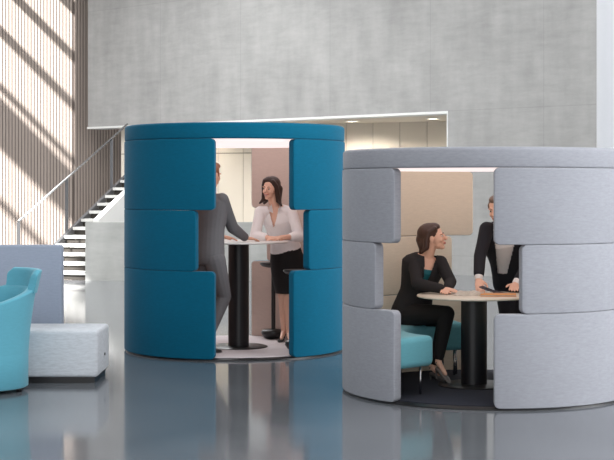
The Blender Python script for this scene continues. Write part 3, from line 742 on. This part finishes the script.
# --- woman seated on the teal bench
def woman_seated():
    o = V((.95, 12.08, .0305)); root = person('woman in black suit seated at the cream table looking up to her right', o)
    q = lambda x, y, z: V((x-.005, y-.12, z)) - o
    Hc = q(1.052, 12.22, 1.205); Mx = frame((.95, -.2, .16), (-.1, 0, 1)); k = .98
    N = q(.995, 12.27, 1.055); Pv = q(.875, 12.36, .56)
    SL, SR = q(.895, 12.22, .995), q(1.115, 12.25, 1.0)
    EL, ER = q(.905, 12.03, .835), q(1.185, 12.12, .845)
    WL, WR = q(1.095, 11.93, .80), q(1.15, 11.98, .80)
    Ls = V((.98, .12, 0)); Lh = V((.75, .55, 0)); F = V((.3,-.95,0))
    HL, HR = q(.85, 12.27, .56), q(.90, 12.42, .56)
    KL, KR = q(1.145, 12.04, .59), q(1.15, 12.2, .53)
    AL, AR = q(1.075, 12.02, .20), q(1.04, 12.17, .14)
    bm = bmesh.new(); head(bm, Hc, Mx, k)
    capsule(bm, N + V((0,.0,-.04)), Hc + Mx @ V((0,-.025,-.05)), .053, .048)
    torso(bm, Pv, N, Lh, Ls, F, FEM)
    for S, E, W_, dd, sd in ((SL, EL, WL, V((1,-.1,-.1)), 1), (SR, ER, WR, V((-.35,-1,-.1)), -1)):
        limb(bm, [S, E], [.042, .035]); limb(bm, [E, W_], [.036, .024]); hand(bm, W_, dd, (0,-.2,1), sd, .9, .3)
    for Hh, K, A, T_ in ((HL, KL, AL, q(1.125,11.95,.11)), (HR, KR, AR, q(1.09,12.09,.085))):
        limb(bm, [Hh, K], [.08, .05]); limb(bm, [K, K.lerp(A,.3), A], [.047,.045,.027]); limb(bm, [A, T_], [.027,.017])
    melt('body', bm, M['skin'], root, .0045, 3)
    face(None, root, Hc, Mx, k, M['hairbrown'])
    bm = bmesh.new(); P = lambda x, y, z: Hc + Mx @ (V((x, y, z))*k)
    ell(bm, P(0,-.032,.045), (.086,.1,.085), Mx, 20, 14); ell(bm, P(0,.0,.085), (.068,.072,.042), Mx, 16, 10)
    ell(bm, P(0,-.075,-.02), (.07,.055,.08), Mx, 16, 10)
    for s in (-1, 1):
        limb(bm, [P(s*.06,.03,.078), P(s*.074,-.02,.055), P(s*.07,-.052,-.01), P(s*.066,-.065,-.07), P(s*.066,-.10,-.10)], [.02,.02,.026,.026,.014])
    limb(bm, [P(0,-.1,.0), P(0,-.095,-.075), P(0,-.125,-.105)], [.05,.042,.02])
    melt('hair', bm, M['hairbrown'], root, .006, 2)
    up = (N-Pv).normalized()
    bm = bmesh.new(); torso(bm, Pv, N, Lh, Ls, F, FEM, .008, .3, .82)
    melt('top', bm, M['tealtop'], root, .006, 2)
    bm = bmesh.new(); torso(bm, Pv, N, Lh, Ls, F, FEM, .024, -.1, 1.0)
    for S, E, W_ in ((SL, EL, WL), (SR, ER, WR)):
        limb(bm, [N.lerp(S,.4)+V((0,0,-.02)), S, S.lerp(E,.5), E, E.lerp(W_,.95)], [.048,.055,.050,.048,.038])
    def cut(c):
        r = c - N; h = r.dot(up); y = -r.y
        if h > .015: return (r - up*h).length < .085
        return (r - up*h).length < .155 and y > .02 and h > -.27 and h <= .05 and abs((r - up*h).x - .03) < (h+.27)*.165
    melt('jacket', bm, M['suitblack'], root, .006, 3, cut, .004)
    bm = bmesh.new(); torso(bm, Pv, N, Lh, Ls, F, FEM, .016, -.16, .15)
    for Hh, K, A in ((HL, KL, AL), (HR, KR, AR)):
        limb(bm, [Hh, Hh.lerp(K,.5), K, K.lerp(A,.4), A.lerp(K,.12)], [.098,.086,.066,.056,.042])
    melt('trousers', bm, M['blackcloth'], root, .006, 3)
    # high-heeled shoes; the crossed foot points down
    for A, T_ in ((AL, q(1.145,11.93,.065)), (AR, q(1.12,12.03,.05))):
        bm = bmesh.new(); d = (T_-A); s = d.cross(V((0,0,1))).normalized()*.03; u = s.normalized().cross(d.normalized())
        hb = A + V((-.012,0,-.055))
        loft(bm, [(hb, s*.6, u*.02), (hb.lerp(T_,.3)+u*.006, s*.95, u*.022), (hb.lerp(T_,.6), s*.95, u*.018), (hb.lerp(T_,.85), s*1.05, u*.017), (T_+d*.12, s*.7, u*.013), (T_+d*.22, s*.25, u*.008)], n=16)
        capsule(bm, hb, V((hb.x-.004, hb.y, max(hb.z-.085, .007))), .014, .005, 10)
        limb(bm, [A+s*1.0+V((0,0,-.01)), A+u*.03, A-s*1.0+V((0,0,-.01))], [.006,.006,.006])
        melt('shoe', bm, M['shoegrey'], root, .004, 1)
woman_seated()

# --- man leaning over the cream table
def man_leaning():
    o = V((1.74, 12.6, .0305)); root = person('man in dark suit leaning with both hands on the cream table', o)
    q = lambda x, y, z: V((x-.01, y-.12, z)) - o
    Hc = q(1.605, 12.30, 1.44); Mx = frame((-.5, -.8, -.25)); k = 1.0
    N = q(1.665, 12.46, 1.315); Pv = q(1.81, 12.76, .80)
    SL, SR = q(1.525, 12.42, 1.27), q(1.845, 12.42, 1.26)
    EL, ER = q(1.455, 12.32, 1.045), q(1.87, 12.34, .98)
    WL, WR = q(1.43, 12.2, .86), q(1.735, 12.2, .82)
    L_ = V((1, .03, 0)); F = V((0,-1,0))
    HL, HR = q(1.735, 12.76, .80), q(1.88, 12.76, .80)
    KL, KR = q(1.75, 12.70, .46), q(1.88, 12.70, .46)
    AL, AR = q(1.76, 12.76, .11), q(1.87, 12.74, .11)
    bm = bmesh.new(); head(bm, Hc, Mx, k, True)
    capsule(bm, N + V((0,.02,-.04)), Hc + Mx @ V((0,-.03,-.05)), .06, .056)
    torso(bm, Pv, N, L_, L_, F, MAL)
    for S, E, W_, dd, sd in ((SL, EL, WL, V((.02,-.8,-.62)), -1), (SR, ER, WR, V((-.25,-1,-.2)), 1)):
        limb(bm, [S, E], [.048, .039]); limb(bm, [E, W_], [.04, .028]); hand(bm, W_, dd, (0,-.25,1) if sd < 0 else (.1,-.25,1), sd, 1.0, .18)
    for Hh, K, A, T_ in ((HL, KL, AL, q(1.745,12.64,.07)), (HR, KR, AR, q(1.90,12.61,.07))):
        limb(bm, [Hh, K], [.085, .056]); limb(bm, [K, K.lerp(A,.3), A], [.052,.052,.034]); limb(bm, [A, T_], [.034,.02])
    melt('body', bm, M['skin'], root, .005, 3)
    face(None, root, Hc, Mx, k, M['hairgrey'], lipm=M['lipsm'])
    bm = bmesh.new(); P = lambda x, y, z: Hc + Mx @ (V((x, y, z))*k)
    ell(bm, P(0,-.03,.048), (.084,.096,.08), Mx, 20, 14); ell(bm, P(0,.015,.09), (.064,.066,.036), Mx, 16, 10)
    ell(bm, P(0,-.07,-.01), (.064,.05,.06), Mx, 16, 10); limb(bm, [P(.078,.012,.04), P(.077,.012,.0)], [.01,.007]); limb(bm, [P(-.078,.012,.04), P(-.077,.012,.0)], [.01,.007])
    melt('hair', bm, M['hairgrey'], root, .006, 2)
    up = (N-Pv).normalized()
    bm = bmesh.new(); torso(bm, Pv, N, L_, L_, F, MAL, .012, .0, 1.0)
    for S, E, W_ in ((SL, EL, WL), (SR, ER, WR)):
        limb(bm, [N.lerp(S,.4)+V((0,0,-.03)), S, E, W_.lerp(E,.08)], [.05,.055,.046,.036])
    melt('shirt', bm, M['blouse'], root, .006, 3)
    bm = bmesh.new(); torso(bm, Pv, N, L_, L_, F, MAL, .026, -.14, 1.0)
    for S, E, W_ in ((SL, EL, WL), (SR, ER, WR)):
        limb(bm, [N.lerp(S,.4)+V((0,0,-.03)), S, S.lerp(E,.5), E, E.lerp(W_,.74)], [.052,.062,.054,.05,.043])
    def cut(c):
        r = c - N; h = r.dot(up); fr = -r.y - abs(h)*.45
        if h > .02: return (r - up*h).length < .09
        return (r - up*h).y < -.03 and h > -.42 and abs(r.x - .01) < .035 + (h+.42)*.14
    melt('jacket', bm, M['suitnavy'], root, .006, 3, cut, .005)
    bm = bmesh.new(); torso(bm, Pv, N, L_, L_, F, MAL, .018, -.16, .12)
    for Hh, K, A in ((HL, KL, AL), (HR, KR, AR)):
        limb(bm, [Hh, Hh.lerp(K,.5), K, K.lerp(A,.45), A.lerp(K,.03)], [.105,.09,.072,.066,.056])
    melt('trousers', bm, M['suitnavy'], root, .006, 3)
    shoe(root, q(1.765,12.82,.0315), q(1.735,12.55,.0315), M['black'], 0, .045, .07)
    shoe(root, q(1.87,12.8,.0315), q(1.91,12.53,.0315), M['black'], 0, .045, .07)
man_leaning()

# ------------------------------------------------------------------ light
w = bpy.data.worlds.new('daylight'); bpy.context.scene.world = w; w.use_nodes = True
bg = w.node_tree.nodes['Background']; bg.inputs[0].default_value = (.975, .985, 1, 1); bg.inputs[1].default_value = 1.5
sd = bpy.data.lights.new('sun', 'SUN'); sd.energy = 17; sd.angle = math.radians(1.0); sd.color = (1, .985, .96)
so = bpy.data.objects.new('sun', sd); C.objects.link(so)
so.rotation_euler = V((1, 1, -1.02)).to_track_quat('-Z', 'Y').to_euler()
so.location = (-12, 20, 12)
# daylight from the tall window front on the right side of the hall
wd = bpy.data.lights.new('window_daylight', 'AREA'); wd.shape = 'RECTANGLE'; wd.size = 16; wd.size_y = 7; wd.energy = 2800; wd.color = (.98, .99, 1)
wo = bpy.data.objects.new('window_daylight', wd); C.objects.link(wo); wo.location = (13.8, 8, 4)
wo.rotation_euler = V((-1, .15, 0)).to_track_quat('-Z', 'Z').to_euler()

# added fill lamps under the hall ceiling, above the frame, brightening walls and pods
for n_, (x_, y_, sx, sy, en) in enumerate(((-5.5, 24, 8, 12, 1650), (6, 20, 9, 14, 600), (0, 4, 14, 14, 750))):
    ad = bpy.data.lights.new('ceiling_fill', 'AREA'); ad.shape = 'RECTANGLE'; ad.size = sx; ad.size_y = sy; ad.energy = en; ad.color = (.98, .99, 1)
    ao = bpy.data.objects.new('ceiling_fill', ad); C.objects.link(ao); ao.location = (x_, y_, H-.1)

# ------------------------------------------------------------------ camera
cam = bpy.data.cameras.new('camera'); co = bpy.data.objects.new('camera', cam); C.objects.link(co)
co.location = (0, 0, EYE); co.rotation_euler = (PI/2, 0, 0)
cam.sensor_fit = 'HORIZONTAL'; cam.sensor_width = 36; cam.lens = 36*F_PX/614.0
cam.shift_y = -(230-HZ)/614.0; cam.clip_end = 200
sc = bpy.context.scene; sc.camera = co
sc.view_settings.view_transform = 'Standard'; sc.view_settings.look = 'None'; sc.view_settings.gamma = 1
sc.view_settings.use_curve_mapping = False; sc.view_settings.exposure = 0.0
